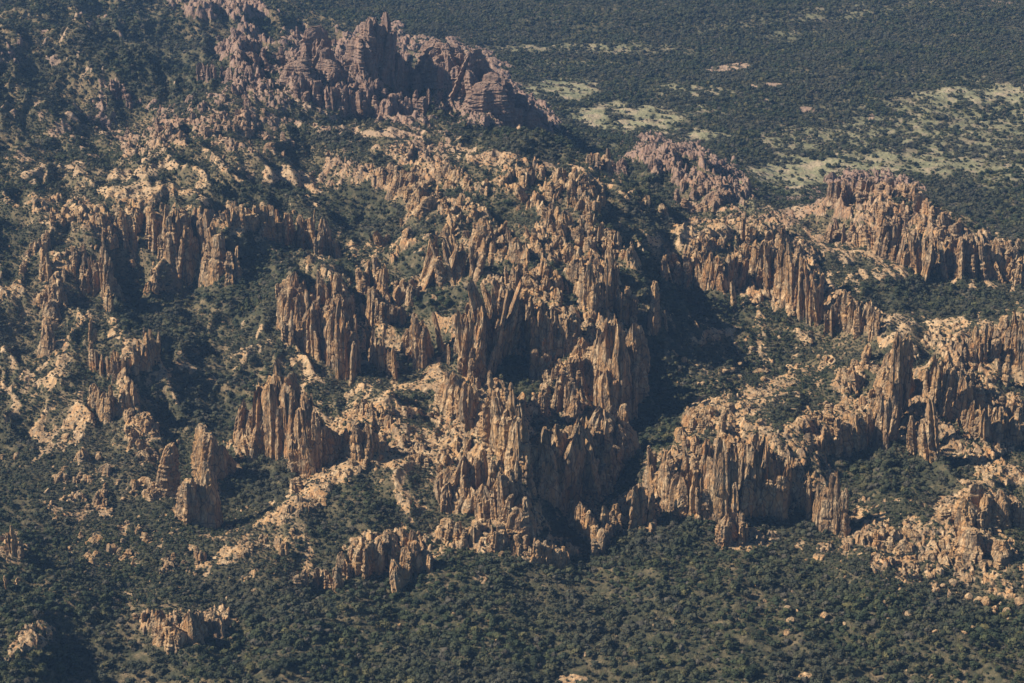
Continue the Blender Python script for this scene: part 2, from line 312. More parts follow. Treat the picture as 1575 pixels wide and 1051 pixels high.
def rock_colour(t, top_light=.4):
    """weathered rhyolite: warm tan, iron stains, grey lichen streaks, pinker in the far range"""
    g = nd(t, 'ShaderNodeNewGeometry').outputs['Position']
    base = ramp(t, noise(t, g, .014, 5, .65), [(.3, (.25, .155, .085)), (.46, (.36, .215, .105)), (.58, (.43, .25, .11)), (.7, (.44, .295, .155))])
    iron = ramp(t, noise(t, g, .035, 4, .6, (1, 1, .35)), [(.54, (0, 0, 0)), (.68, (.9, .9, .9))])
    c = mix(t, iron, base, (.42, .21, .085))
    lich = ramp(t, noise(t, g, .10, 5, .68, (1, 1, .3)), [(.47, (0, 0, 0)), (.6, (.75, .75, .75))])
    c = mix(t, lich, c, (.155, .135, .105))
    pal = ramp(t, noise(t, g, .09, 5, .65, (1, 1, .5)), [(.5, (0, 0, 0)), (.62, (.8, .8, .8))])
    c = mix(t, pal, c, (.53, .39, .235))
    vm = nd(t, 'ShaderNodeMapping'); vm.inputs['Scale'].default_value = (.085, .085, .04); vm.inputs['Rotation'].default_value = (.12, .1, .5); t.links.new(g, vm.inputs[0])
    vo = nd(t, 'ShaderNodeTexVoronoi', feature='DISTANCE_TO_EDGE'); t.links.new(vm.outputs[0], vo.inputs['Vector']); vo.inputs['Scale'].default_value = 1
    crack = ramp(t, vo.outputs['Distance'], [(.0, (.8, .8, .8)), (.07, (0, 0, 0))])
    c = mix(t, crack, c, (.09, .07, .05))
    # sunlit look of flat tops painted into the colour as paler cream
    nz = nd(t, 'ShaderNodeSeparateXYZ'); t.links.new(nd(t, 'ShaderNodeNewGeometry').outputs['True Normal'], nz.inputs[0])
    tm = nd(t, 'ShaderNodeMapRange'); tm.inputs[1].default_value = .45; tm.inputs[2].default_value = .85; tm.inputs[4].default_value = top_light; t.links.new(nz.outputs[2], tm.inputs[0])
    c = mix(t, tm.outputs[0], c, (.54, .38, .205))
    stain = ramp(t, noise(t, g, .3, 5, .65, (1, 1, .10)), [(.52, (0, 0, 0)), (.66, (.65, .65, .65))])
    c = mix(t, stain, c, (.085, .068, .052))
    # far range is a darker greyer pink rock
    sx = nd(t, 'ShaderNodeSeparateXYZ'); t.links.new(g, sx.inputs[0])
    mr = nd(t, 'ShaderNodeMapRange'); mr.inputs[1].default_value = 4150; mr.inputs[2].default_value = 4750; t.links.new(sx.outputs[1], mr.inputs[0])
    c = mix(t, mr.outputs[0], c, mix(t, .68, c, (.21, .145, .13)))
    return g, c
def rock_bump(t, g, b, strength=.9):
    n1 = noise(t, g, .16, 6, .62, (1, 1, .22)); n2 = noise(t, g, .5, 4, .6, (1, 1, .5))
    ad = nd(t, 'ShaderNodeMath', operation='MULTIPLY_ADD'); t.links.new(n2, ad.inputs[0]); ad.inputs[1].default_value = .35; t.links.new(n1, ad.inputs[2])
    bp = nd(t, 'ShaderNodeBump'); bp.inputs['Strength'].default_value = strength; bp.inputs['Distance'].default_value = 9.
    t.links.new(ad.outputs[0], bp.inputs['Height']); t.links.new(bp.outputs[0], b.inputs['Normal'])
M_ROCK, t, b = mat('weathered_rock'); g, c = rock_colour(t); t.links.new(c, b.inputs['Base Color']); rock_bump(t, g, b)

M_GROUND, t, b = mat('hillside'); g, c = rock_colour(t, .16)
def attr(t, n):
    a = nd(t, 'ShaderNodeAttribute'); a.attribute_name = n; return a.outputs['Fac']
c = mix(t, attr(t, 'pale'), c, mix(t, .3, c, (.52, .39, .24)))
soil = ramp(t, noise(t, g, .05, 5, .65), [(.34, (.03, .036, .022)), (.5, (.062, .060, .034)), (.62, (.12, .10, .058)), (.74, (.24, .18, .11))])
grass = ramp(t, noise(t, g, .02, 5, .6), [(.3, (.19, .195, .11)), (.5, (.28, .26, .15)), (.62, (.38, .30, .20)), (.75, (.24, .235, .13))])
dryc = ramp(t, noise(t, g, .06, 5, .65), [(.35, (.07, .068, .036)), (.5, (.16, .125, .07)), (.62, (.27, .19, .11)), (.72, (.36, .27, .17))])
soil = mix(t, attr(t, 'dry'), soil, dryc)
soil = mix(t, attr(t, 'meadow'), soil, grass)
rk = nd(t, 'ShaderNodeMath', operation='ADD'); t.links.new(attr(t, 'rock'), rk.inputs[0])
nn = nd(t, 'ShaderNodeMath', operation='MULTIPLY_ADD'); t.links.new(noise(t, g, .22, 4, .6), nn.inputs[0]); nn.inputs[1].default_value = .9; nn.inputs[2].default_value = -.45
t.links.new(nn.outputs[0], rk.inputs[1])
f = ramp(t, rk.outputs[0], [(.42, (0, 0, 0)), (.56, (1, 1, 1))])
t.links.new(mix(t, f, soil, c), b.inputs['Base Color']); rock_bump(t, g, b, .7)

def leaf_mat(name, cols):
    m, t, b = mat(name)
    oi = nd(t, 'ShaderNodeObjectInfo')
    c1 = ramp(t, oi.outputs['Random'], cols)
    g = nd(t, 'ShaderNodeNewGeometry').outputs['Position']
    c2 = mix(t, ramp(t, noise(t, g, .006, 3, .6), [(.4, (0, 0, 0)), (.62, (.6, .6, .6))]), c1, (.062, .054, .046))
    c2 = mix(t, ramp(t, noise(t, g, .8, 2, .6), [(.4, (0, 0, 0)), (.65, (.5, .5, .5))]), c2, (.055, .068, .036))
    t.links.new(c2, b.inputs['Base Color']); return m
M_LEAF = leaf_mat('oak_foliage', [(0, (.012, .018, .012)), (.3, (.021, .030, .017)), (.6, (.032, .042, .022)), (.85, (.052, .060, .028)), (.95, (.070, .062, .046)), (1, (.11, .095, .038))])
M_LEAF2 = leaf_mat('olive_foliage', [(0, (.035, .042, .02)), (.4, (.055, .06, .027)), (.75, (.08, .078, .035)), (1, (.12, .105, .04))])
M_DRY = leaf_mat('bare_twigs', [(0, (.05, .043, .036)), (.5, (.075, .063, .052)), (1, (.11, .09, .07))])
M_BARK, t, b = mat('bark'); b.inputs['Base Color'].default_value = (.10, .075, .055, 1)

# ------------------------------------------------------------------ ground sheet
idx = np.arange(NU * NV, dtype=np.int32).reshape(NV, NU)
quads = np.stack([idx[:-1, :-1], idx[:-1, 1:], idx[1:, 1:], idx[1:, :-1]], -1).reshape(-1, 4)
me = mesh_np('terrain', np.stack([X, Y, Z], -1).reshape(-1, 3), quads, M_GROUND, True)
for nme, arr in (('rock', ROCKM), ('meadow', MEA), ('pale', PALE), ('dry', DRY)):
    a = me.attributes.new(nme, 'FLOAT', 'POINT'); a.data.foreach_set('value', np.ascontiguousarray(arr, np.float32).ravel())
ter = tag(link('terrain', me), kind='structure')
# plain beyond and round the mountains
bv = []; bq = []
xs = [-60000, -12000, -5000, -2500, 0, 2500, 5000, 12000, 60000]; ys = [-8000, 500, 1500, 2330, 4000, 6000, 8980, 12000, 20000, 70000]
for y in ys:
    for x in xs: bv.append((x, y, -25 if 2300 < y < 8990 else -8))
for j in range(len(ys) - 1):
    for i in range(len(xs) - 1):
        a = j * len(xs) + i; bq.append((a, a + 1, a + 1 + len(xs), a + len(xs)))
pl = link('plain', mesh_np('plain', bv, bq, M_GROUND)); tag(pl, kind='structure')

# ------------------------------------------------------------------ rock column shapes (unit: radius ~1, height 1)
def make_column(seed, ns=22, nr=26, prongs=1, blocky=.5, slim=.25, fin=False):
    r_ = np.random.default_rng(seed); VV = []; QQ = []; off = 0
    for p in range(prongs):
        hgt = 1 if p == 0 else r_.uniform(.6, .95); rad = 1 if prongs == 1 else r_.uniform(.5, .75)
        c0 = np.zeros(2) if prongs == 1 else r_.uniform(-.6, .6, 2)
        zz = np.concatenate([np.linspace(-.35, .9, nr - 5), .9 + .1 * np.array([.3, .55, .78, .93, 1.])]) * hgt
        th = np.linspace(0, 2 * np.pi, ns, endpoint=False)
        n = r_.integers(3, 6); ph = r_.uniform(0, 7)
        sect = 1 + (.2 if fin else .13) * np.cos(n * th + ph) + .08 * np.cos((n + 3) * th + r_.uniform(0, 7)) + r_.normal(0, .055, ns)
        sect /= 1 + blocky * .25 * np.abs(np.cos(2 * th + ph))
        el = r_.uniform(.72, 1.25) if not fin else r_.uniform(.6, .85)
        prof = np.interp(zz / hgt, [-.35, 0, .3, .7, .9, 1], [1.25, 1.06, .98, .92 - slim * .4, .84 - slim * .8, .5 - slim * .4])
        if fin: prof = np.interp(zz / hgt, [-.35, 0, .3, .6, .85, 1], [1.35, 1.15, 1.02, .88, .66, .34])
        prof = prof * (1 + r_.normal(0, .035, len(zz)))
        joints = r_.uniform(.05, .95, r_.integers(3, 8)) * hgt
        for j in joints:
            k = np.argmin(np.abs(zz - j)); prof[k] *= r_.uniform(.93, .99) if fin else r_.uniform(.78, .92)
        offs = np.cumsum(r_.normal(0, .022, (len(zz), 2)), 0) + np.outer(np.clip(zz, 0, 1), r_.normal(0, .16, 2))
        seg = np.searchsorted(np.sort(joints), zz); prof = prof * (1 + (r_.uniform(-.16, .14, len(joints) + 1)[seg]) * (.3 if fin else 1)); sh = r_.normal(0, .02 if fin else .06, (len(joints) + 1, 2)); offs += sh[seg]
        rr = prof[:, None] * sect[None] * rad * (1 + r_.normal(0, .04, (len(zz), ns)))
        tilt = r_.uniform(-.16, .16, 2)
        zz2 = zz[:, None] + np.where(zz[:, None] > .85 * hgt, (tilt[0] * np.cos(th) + tilt[1] * np.sin(th))[None] * .25 + r_.normal(0, .01, (len(zz), ns)), 0)
        xx = rr * np.cos(th) * el + offs[:, :1] + c0[0]; yv = rr * np.sin(th) / el + offs[:, 1:] + c0[1]
        v = np.stack([xx, yv, zz2], -1).reshape(-1, 3); v = np.vstack([v, [[offs[-1, 0] + c0[0], offs[-1, 1] + c0[1], hgt * 1.005]]])
        i = np.arange(len(zz) * ns).reshape(len(zz), ns); j = np.roll(i, -1, 1)
        q = np.stack([i[:-1], j[:-1], j[1:], i[1:]], -1).reshape(-1, 4)
        top = np.stack([i[-1], j[-1], np.full(ns, len(zz) * ns), np.full(ns, len(zz) * ns)], -1)
        VV.append(v); QQ.append((q + off, top[:, :3] + off)); off += len(v)
    return np.vstack(VV), np.vstack([a for a, _ in QQ]), np.vstack([b for _, b in QQ])
COLS = []
for k in range(30):
    v, q, tr = make_column(100 + k, prongs=[1, 1, 2, 3, 1, 2][k % 6], blocky=random.random(), slim=random.uniform(.05, .35))
    COLS.append(mesh_np('rock_column', v, q, M_ROCK, False, tr))
FINS = []
for k in range(8):
    v, q, tr = make_column(200 + k, 28, 34, prongs=[1, 2, 1, 3][k % 4], blocky=.3, fin=True)
    FINS.append(mesh_np('rock_column', v, q, M_ROCK, False, tr))
def make_crag(seed, ns=44, nr=34):
    """massive faceted block: broad planes, cracks, ledges and a ragged many-levelled top"""
    r_ = np.random.default_rng(seed)
    th = np.linspace(0, 2 * np.pi, ns, endpoint=False)
    zz = np.concatenate([np.linspace(-.35, .92, nr - 4), [.95, .975, .99, 1.]])
    n = r_.integers(5, 8); na = np.sort(r_.uniform(0, 2 * np.pi, n) * .35 + np.arange(n) / n * 2 * np.pi); nd_ = r_.uniform(.7, 1.05, n)
    def sect(shift):
        d = np.full(ns, 9.)
        for a, q in zip(na, nd_ * shift):
            cs = np.cos(th - a); d = np.where(cs > .05, np.minimum(d, q / np.maximum(cs, .05)), d)
        return np.minimum(d, 1.35)
    nseg = r_.integers(3, 6); jt = np.sort(r_.uniform(.1, .9, nseg)); seg = np.searchsorted(jt, zz)
    base = [sect(r_.uniform(.86, 1.1, n)) for _ in range(nseg + 1)]
    rr = np.array([base[k] for k in seg]) * np.interp(zz, [-.35, 0, .5, .9, 1], [1.35, 1.15, .98, .8, .62])[:, None]
    rr *= np.array([r_.uniform(.9, 1.08) for _ in range(nseg + 1)])[seg][:, None]
    for _ in range(r_.integers(5, 9)):
        k = r_.integers(0, ns); a0 = r_.uniform(-.3, .5); depth = r_.uniform(.08, .22)
        m = (zz > a0)[:, None] * np.isin(np.arange(ns), [k, (k + 1) % ns])[None]; rr = rr * (1 - depth * m)
    rr *= 1 + r_.normal(0, .022, rr.shape)
    topf = np.interp(th, np.linspace(0, 2 * np.pi, 8), np.append(v := r_.uniform(.62, 1.0, 7), v[0])); topf = np.round(topf * 9) / 9
    zz2 = np.where(zz[:, None] > 0, zz[:, None] * topf[None], zz[:, None]) + r_.normal(0, .006, rr.shape)
    off = np.outer(np.clip(zz, 0, 1), r_.normal(0, .15, 2))
    xx = rr * np.cos(th) + off[:, :1]; yv = rr * np.sin(th) * .85 + off[:, 1:]
    V_ = [np.stack([xx, yv, zz2], -1).reshape(-1, 3)]; L = len(zz)
    i = np.arange(L * ns).reshape(L, ns); j = np.roll(i, -1, 1); Q = [np.stack([i[:-1], j[:-1], j[1:], i[1:]], -1).reshape(-1, 4)]
    last = i[-1]; cnt = L * ns
    for f, hz in ((.66, .02), (.33, .05)):
        t_ = topf * (1 - (1 - f) * .5) + (1 - f) * .5 * topf.max()
        V_.append(np.stack([xx[-1] * f + off[-1, 0] * (1 - f), yv[-1] * f + off[-1, 1] * (1 - f), t_ + hz + r_.normal(0, .035, ns)], -1))
        new = cnt + np.arange(ns); Q.append(np.stack([last, np.roll(last, -1), np.roll(new, -1), new], -1)); last = new; cnt += ns
    V_.append(np.array([[off[-1, 0], off[-1, 1], topf.max() + .03]])); T_ = np.stack([last, np.roll(last, -1), np.full(ns, cnt)], -1)
    return np.vstack(V_), np.vstack(Q), T_
CRAGS = []
for k in range(14):
    v, q, tr = make_crag(800 + k); CRAGS.append(mesh_np('rock_block', v, q, M_ROCK, False, tr))
def make_boulder(seed, sub=3):
    import bmesh
    r_ = np.random.default_rng(seed); bm = bmesh.new(); bmesh.ops.create_icosphere(bm, subdivisions=sub, radius=1)
    pl_ = [(Vector(r_.normal(size=3)).normalized(), r_.uniform(.5, .85)) for _ in range(9)]
    for v in bm.verts:
        for n, d in pl_:
            e = v.co.dot(n) - d
            if e > 0: v.co -= n * e * .85
        v.co *= 1 + r_.normal(0, .03)
        v.co.z *= .8
    me = bpy.data.meshes.new('boulder'); bm.to_mesh(me); bm.free(); me.materials.append(M_ROCK); return me
BOULD = [make_boulder(300 + k, 2) for k in range(10)]

def mpp(y, z): return math.hypot(y, H - z) / FPX       # metres per photo pixel at that place
def put_col(parent, x, y, z, w, h, lean, meshes=COLS, name='rock_column'):
    o = bpy.data.objects.new(name, random.choice(meshes)); COL.objects.link(o)
    if parent is not None:
        o.parent = parent; l = parent.location; x, y, z = x - l.x, y - l.y, z - l.z
    o.location = (x, y, z); o.scale = (w * random.uniform(.85, 1.2), w * random.uniform(.85, 1.25), h)
    o.rotation_euler = (random.gauss(0, .035), lean + random.gauss(0, .05), random.uniform(0, 6.28))
    return o

# walls and clusters: (label, category, name, nodes (x, base y, height px), column width px, rows, lean)
WALLS = [
 ('row of tall fluted rock columns with pale tops on the rim of the dark wooded bowl','cliff','rock_wall',[(243,385,60),(262,395,75),(285,425,85),(310,428,90),(335,420,70)],14,3,.0),
 ('pair of slim rock towers just right of the tall fluted row above the wooded bowl','rock tower','rock_tower',[(352,430,58),(368,432,46)],13,1,0),
 ('curved pale cliff of broad columns closing the far side of the wooded bowl','cliff','rock_wall',[(355,350,36),(390,352,32),(430,375,50),(460,378,56),(490,388,52),(514,398,42)],14,2,0),
 ('short shadowed cliff with dark recesses left of the tall fluted columns','cliff','rock_wall',[(188,368,40),(212,378,48),(232,376,54)],15,2,0),
 ('ragged strip of stacked spires descending the slope left of the wooded bowl','rock outcrop','rock_outcrop',[(128,440,45),(145,455,55),(163,440,80),(168,480,50)],10,2,0),
 ('small twin rock posts on the far left slope','rock tower','rock_tower',[(63,420,38),(80,424,42)],11,1,0),
 ('broken line of low spires below the twin posts at far left','rock outcrop','rock_outcrop',[(60,470,25),(85,490,36),(90,450,34),(70,545,35)],11,2,0),
 ('lone needle of rock standing above the left valley ridge','rock spire','rock_spire',[(143,528,36)],8,1,0),
 ('thin pillars stepping down beneath the lone needle','rock outcrop','rock_outcrop',[(138,552,28),(152,575,35),(195,570,28)],8,1,0),
 ('tight cluster of slender towers capped by a pale ledge in the left valley','rock tower','rock_tower',[(210,568,50),(224,566,54),(238,555,54)],10,2,0),
 ('blocky outcrop with white stained cap below the capped towers','rock outcrop','rock_outcrop',[(145,630,40),(160,645,52),(175,642,55),(195,630,30),(213,628,46)],12,2,0),
 ('large dark castle of tall columns above the left ravine','rock tower','rock_castle',[(376,690,66),(390,690,90),(406,694,108),(424,702,120),(444,716,128),(464,730,128),(480,728,116),(496,716,96)],19,3,0),
 ('short bright pillars at the foot of the large dark castle','rock outcrop','rock_outcrop',[(448,712,40),(466,722,58),(482,728,70)],10,1,0),
 ('broad orange streaked fin left of the large dark castle','rock fin','rock_fin',[(314,722,66),(338,735,92),(360,726,64)],25,1,.06),
 ('single leaning fin alone among trees at the left end of the ravine','rock fin','rock_fin',[(258,752,66)],25,1,.12),
 ('stubby dark fin with ragged top above the left ravine floor','rock fin','rock_fin',[(290,803,72)],27,1,.1),
 ('tall dark blade of rock nearest the left ravine floor','rock fin','rock_fin',[(326,810,96)],29,1,.1),
 ('small isolated crag by the left edge above the black hollow','rock tower','rock_tower',[(16,848,44),(28,855,42),(38,862,28)],11,1,0),
 ('low crag sunk in shadow at the lower left edge','rock outcrop','rock_outcrop',[(2,905,28),(20,905,20)],14,1,0),
 ('long palisade of tall slender columns left of the centre','cliff','rock_wall',[(443,520,60),(458,530,78),(474,540,88),(490,548,80),(506,560,84),(524,572,92),(545,582,88)],14,3,0),
 ('row of needle thin spires between the long palisade and the wide tower','rock spire','rock_spires',[(565,545,55),(578,570,52),(592,575,60),(607,585,66)],8,1,0),
 ('wide double tower right of the needle thin spires','rock tower','rock_tower',[(628,540,50),(642,558,78),(656,560,78)],14,2,0),
 ('slim leaning horn of rock right of the wide double tower','rock spire','rock_spire',[(680,537,56)],9,1,.18),
 ('small round topped stub below the leaning horn','rock spire','rock_spire',[(691,560,28)],7,1,0),
 ('upper tier of broken pillars behind the long palisade','rock outcrop','rock_outcrop',[(425,470,36),(445,455,32),(480,470,40),(505,468,52),(522,470,56)],12,2,.05),
 ('pointed tower group with purple shade behind the needle spires','rock tower','rock_tower',[(558,450,40),(572,446,52),(588,450,46)],14,2,0),
 ('short dark teeth under the pointed tower group','rock outcrop','rock_outcrop',[(567,500,50),(600,490,22),(620,495,24)],10,1,0),
 ('leaning slabs in parallel rows left of the summit mass','rock outcrop','rock_outcrop',[(650,440,55),(665,430,65),(697,432,68),(712,420,60),(735,425,58)],11,2,.3),
 ('left hand part of the great orange columns leaning right at the centre','cliff','rock_wall',[(710,550,80),(724,585,110),(740,590,138),(757,570,130),(774,545,105),(788,520,80)],15,3,.22),
 ('fluted curtain of orange columns right of the great leaning ones','cliff','rock_wall',[(802,512,68),(818,535,80),(836,555,88),(852,548,80),(870,530,60)],16,2,.05),
 ('small orange teeth in the shaded hollow below the fluted curtain','rock outcrop','rock_outcrop',[(825,580,50),(845,588,36),(860,596,30),(880,590,40),(895,600,50)],11,2,0),
 ('high bright tower block under the summit, left of the deep shadow','rock tower','rock_tower',[(895,470,50),(910,488,76),(926,488,86),(940,478,76)],14,3,0),
 ('dark tower with lit cap inside the deep shadow','rock tower','rock_tower',[(955,492,50),(968,495,66)],12,1,0),
 ('bright freestanding pillar on the right of the deep shadow','rock spire','rock_spire',[(1003,512,76)],13,1,0),
 ('little twin pillars right of the bright freestanding pillar','rock spire','rock_spires',[(1015,506,32),(1022,504,28)],8,1,0),
 ('tallest buttress of the centre casting the large black shadow','cliff','rock_buttress',[(910,590,64),(922,610,88),(934,640,124),(946,655,150),(957,648,142),(968,632,118),(975,610,80)],17,3,0),
 ('isolated bright post at the foot of the tallest buttress','rock spire','rock_spire',[(951,668,36)],9,1,0),
 ('vast shaded rock face dropping into the central gorge','cliff','rock_cliff',[(835,765,90),(858,780,112),(882,775,120),(905,760,122),(930,742,112),(952,712,80)],26,3,0),
 ('sunlit ribbed rock mass left of the vast shaded face','cliff','rock_wall',[(688,622,45),(706,640,60),(728,658,72),(750,675,84),(772,695,94),(790,715,104),(800,738,100),(808,756,80)],18,3,.05),
 ('row of small pillars along the top of the vast shaded face','rock outcrop','rock_outcrop',[(835,640,40),(855,630,44),(872,640,52),(890,640,60)],12,2,.1),
 ('steep pale crag facing left in the centre foreground','cliff','rock_crag',[(680,785,50),(705,782,66),(730,784,76),(755,792,74),(782,802,66),(808,818,52)],17,3,.1),
 ('low broken cliff line at the base of the centre foreground crag','cliff','rock_wall',[(690,832,30),(715,838,38),(745,836,34),(780,845,32),(815,860,40),(845,872,44),(868,876,38)],13,2,0),
 ('brown ribbed outcrop above the dense foreground woods','rock outcrop','rock_outcrop',[(528,888,40),(550,885,52),(575,880,58),(600,872,56),(632,884,72),(655,880,50)],15,2,0),
 ('squat block of layered rock below the brown ribbed outcrop','boulder','rock_block',[(612,906,40),(622,900,32)],15,1,0),
 ('small dark teeth left of the brown ribbed outcrop','rock outcrop','rock_outcrop',[(462,908,34),(474,900,30),(497,900,26),(520,908,36)],11,1,0),
 ('fringe of vertical ribs at the wooded lower left','cliff','rock_crag',[(232,960,20),(250,980,36),(272,992,24),(296,986,40),(322,970,20),(343,978,38)],13,2,0),
 ('broad ribbed cliff on the right of the gorge','cliff','rock_wall',[(1000,755,50),(1022,775,78),(1050,792,88),(1080,800,112),(1112,802,126),(1148,800,124),(1180,792,106),(1210,798,96)],19,3,.05),
 ('narrow standing ribs at the right end of the broad ribbed cliff','cliff','rock_wall',[(1235,790,60),(1256,808,84),(1272,818,96),(1287,822,96),(1300,822,72)],12,2,0),
 ('pale bastion projecting from the foot of the broad ribbed cliff','rock outcrop','rock_outcrop',[(1108,836,34),(1124,838,46),(1140,832,44)],15,2,0),
 ('knobbly crag left of the broad ribbed cliff','rock outcrop','rock_outcrop',[(970,790,56),(984,808,72),(1000,804,58)],18,2,0),
 ('split outcrop in the bottom of the gorge','rock outcrop','rock_outcrop',[(886,806,36),(902,832,50),(922,852,36),(935,822,50),(948,816,44)],14,2,.0),
 ('row of rounded ribs in a shaded notch on the right','cliff','rock_wall',[(1268,700,52),(1290,702,58),(1312,695,62),(1335,690,60),(1352,690,48)],14,2,.1),
 ('tallest single tower of the right ridge with a black shadow side','rock tower','rock_tower',[(1352,672,60),(1366,690,116),(1376,660,140),(1386,615,110)],15,2,0),
 ('bright columns right of the tallest tower of the right ridge','cliff','rock_wall',[(1432,605,54),(1446,622,66),(1462,640,70),(1478,645,66),(1496,640,62)],13,2,0),
 ('forked pale slab at the foot of the tallest tower','rock fin','rock_fin',[(1404,696,60),(1422,700,84)],22,1,.1),
 ('long jagged wall running off the right edge at mid height','cliff','rock_wall',[(1478,560,46),(1500,562,56),(1525,552,52),(1550,545,56),(1573,560,80)],15,2,0),
 ('slim turret before the long jagged wall','rock spire','rock_spire',[(1546,592,46)],12,1,0),
 ('pointed teeth on the right edge below the slim turret','rock outcrop','rock_outcrop',[(1498,672,48),(1516,680,52),(1534,678,58),(1556,682,52)],13,2,-.12),
 ('big rounded dome crag near the right edge','dome','rock_dome',[(1462,800,40),(1490,812,60),(1520,808,58),(1552,802,52)],24,2,0),
 ('lower cracked dome beneath the big rounded crag','dome','rock_dome',[(1480,852,44),(1510,858,44),(1545,862,38)],24,2,0),
 ('long comb of close set columns falling along the right ridge','cliff','rock_wall',[(1160,440,62),(1180,445,72),(1200,456,76),(1220,472,82),(1240,490,88),(1258,502,80)],11,3,.08),
 ('lower end of the long comb, shorter columns with clear gaps','cliff','rock_wall',[(1275,510,56),(1298,508,58),(1320,512,48),(1345,516,46)],11,2,.05),
 ('row of grey green ribs left of the long comb','cliff','rock_wall',[(1020,432,44),(1048,442,50),(1078,438,50),(1105,446,54),(1148,440,48)],11,2,.1),
 ('single outlier pillar below the grey green ribs','rock spire','rock_spire',[(1130,478,42)],9,1,.1),
 ('far right wall of brown leaning columns, left part','cliff','rock_wall',[(1272,368,26),(1308,372,36),(1350,388,46),(1400,412,56),(1425,430,58)],13,2,.15),
 ('far right wall of brown leaning columns, right part','cliff','rock_wall',[(1455,418,66),(1485,424,58),(1515,422,54),(1545,424,50),(1572,440,50)],13,2,.18),
 ('low round hill of brown blocks on the skyline side of the far right wall','rock outcrop','rock_outcrop',[(1275,318,32),(1298,312,34),(1345,300,24),(1395,302,24),(1440,350,34),(1470,368,36)],13,2,0),
 ('pointed summit blocks crowning the highest peak','rock spire','rock_peak',[(562,84,44),(572,82,64),(584,84,56),(597,90,40)],19,2,0),
 ('shoulders of the highest peak below its pointed summit blocks','rock tower','rock_peak',[(546,112,28),(560,108,54),(576,108,84),(592,112,76),(606,120,58),(620,128,36)],22,2,0),
 ('pair of pale posts on the dark right flank of the highest peak','rock spire','rock_spires',[(632,128,30),(644,138,32)],9,1,0),
 ('jagged shoulder left of the highest peak','rock tower','rock_peak',[(448,122,26),(468,110,46),(487,100,64),(503,110,48),(518,124,24)],18,2,.05),
 ('band of short columns across the foot of the highest peak','cliff','rock_wall',[(460,150,30),(490,158,32),(515,166,32),(545,176,34),(585,182,30),(620,175,30),(655,170,34)],12,2,0),
 ('broad pink slab face right of the highest peak','cliff','rock_peak',[(660,104,36),(684,118,46),(706,134,56),(728,150,58),(750,168,54),(772,182,44),(794,190,34),(812,193,24)],24,3,.2),
 ('low dark ribs tailing off right of the pink slab face','rock outcrop','rock_outcrop',[(815,188,30),(835,195,24),(852,198,18)],11,1,.3),
 ('round headed tower on the crest of the wooded dome','rock spire','rock_spire',[(936,264,34)],9,1,0),
 ('short blocks beside the round headed tower on the wooded crest','rock outcrop','rock_outcrop',[(905,250,16),(915,258,22),(952,264,22),(966,266,18)],11,1,0),
 ('red capped pinnacle on the saddle right of centre','rock spire','rock_spire',[(1140,368,40)],8,1,0),
 ('small stub beside the red capped pinnacle','rock spire','rock_spire',[(1152,372,24)],8,1,0),
 ('thin pale blades on the ridge left of the highest peak','rock outcrop','rock_outcrop',[(312,115,20),(330,122,24),(358,128,22)],8,1,.1),
 ('row of pink slabs on the slope of the far left hill','rock outcrop','rock_outcrop',[(175,140,16),(188,148,18),(200,156,18)],9,1,.1),
 ('low tan ridge crag above the pale spur in the left foreground','rock outcrop','rock_outcrop',[(425,845,22),(438,852,24)],11,1,0),
 ('small pointed crag at the left end of the lit spur','rock outcrop','rock_outcrop',[(300,860,22),(312,862,20)],11,1,0),
 ('orange knob rising from the lit spur above the ravine','rock outcrop','rock_outcrop',[(460,755,28),(448,762,22)],13,1,0),
 ('conical pile of pale rock left of the central gorge','rock outcrop','rock_outcrop',[(535,700,36),(552,705,50),(570,700,48),(586,692,26)],13,2,0),
 ('rough cone of brown rock above the pale conical pile','rock outcrop','rock_outcrop',[(555,640,22),(575,648,30),(596,652,26)],13,2,0),
]
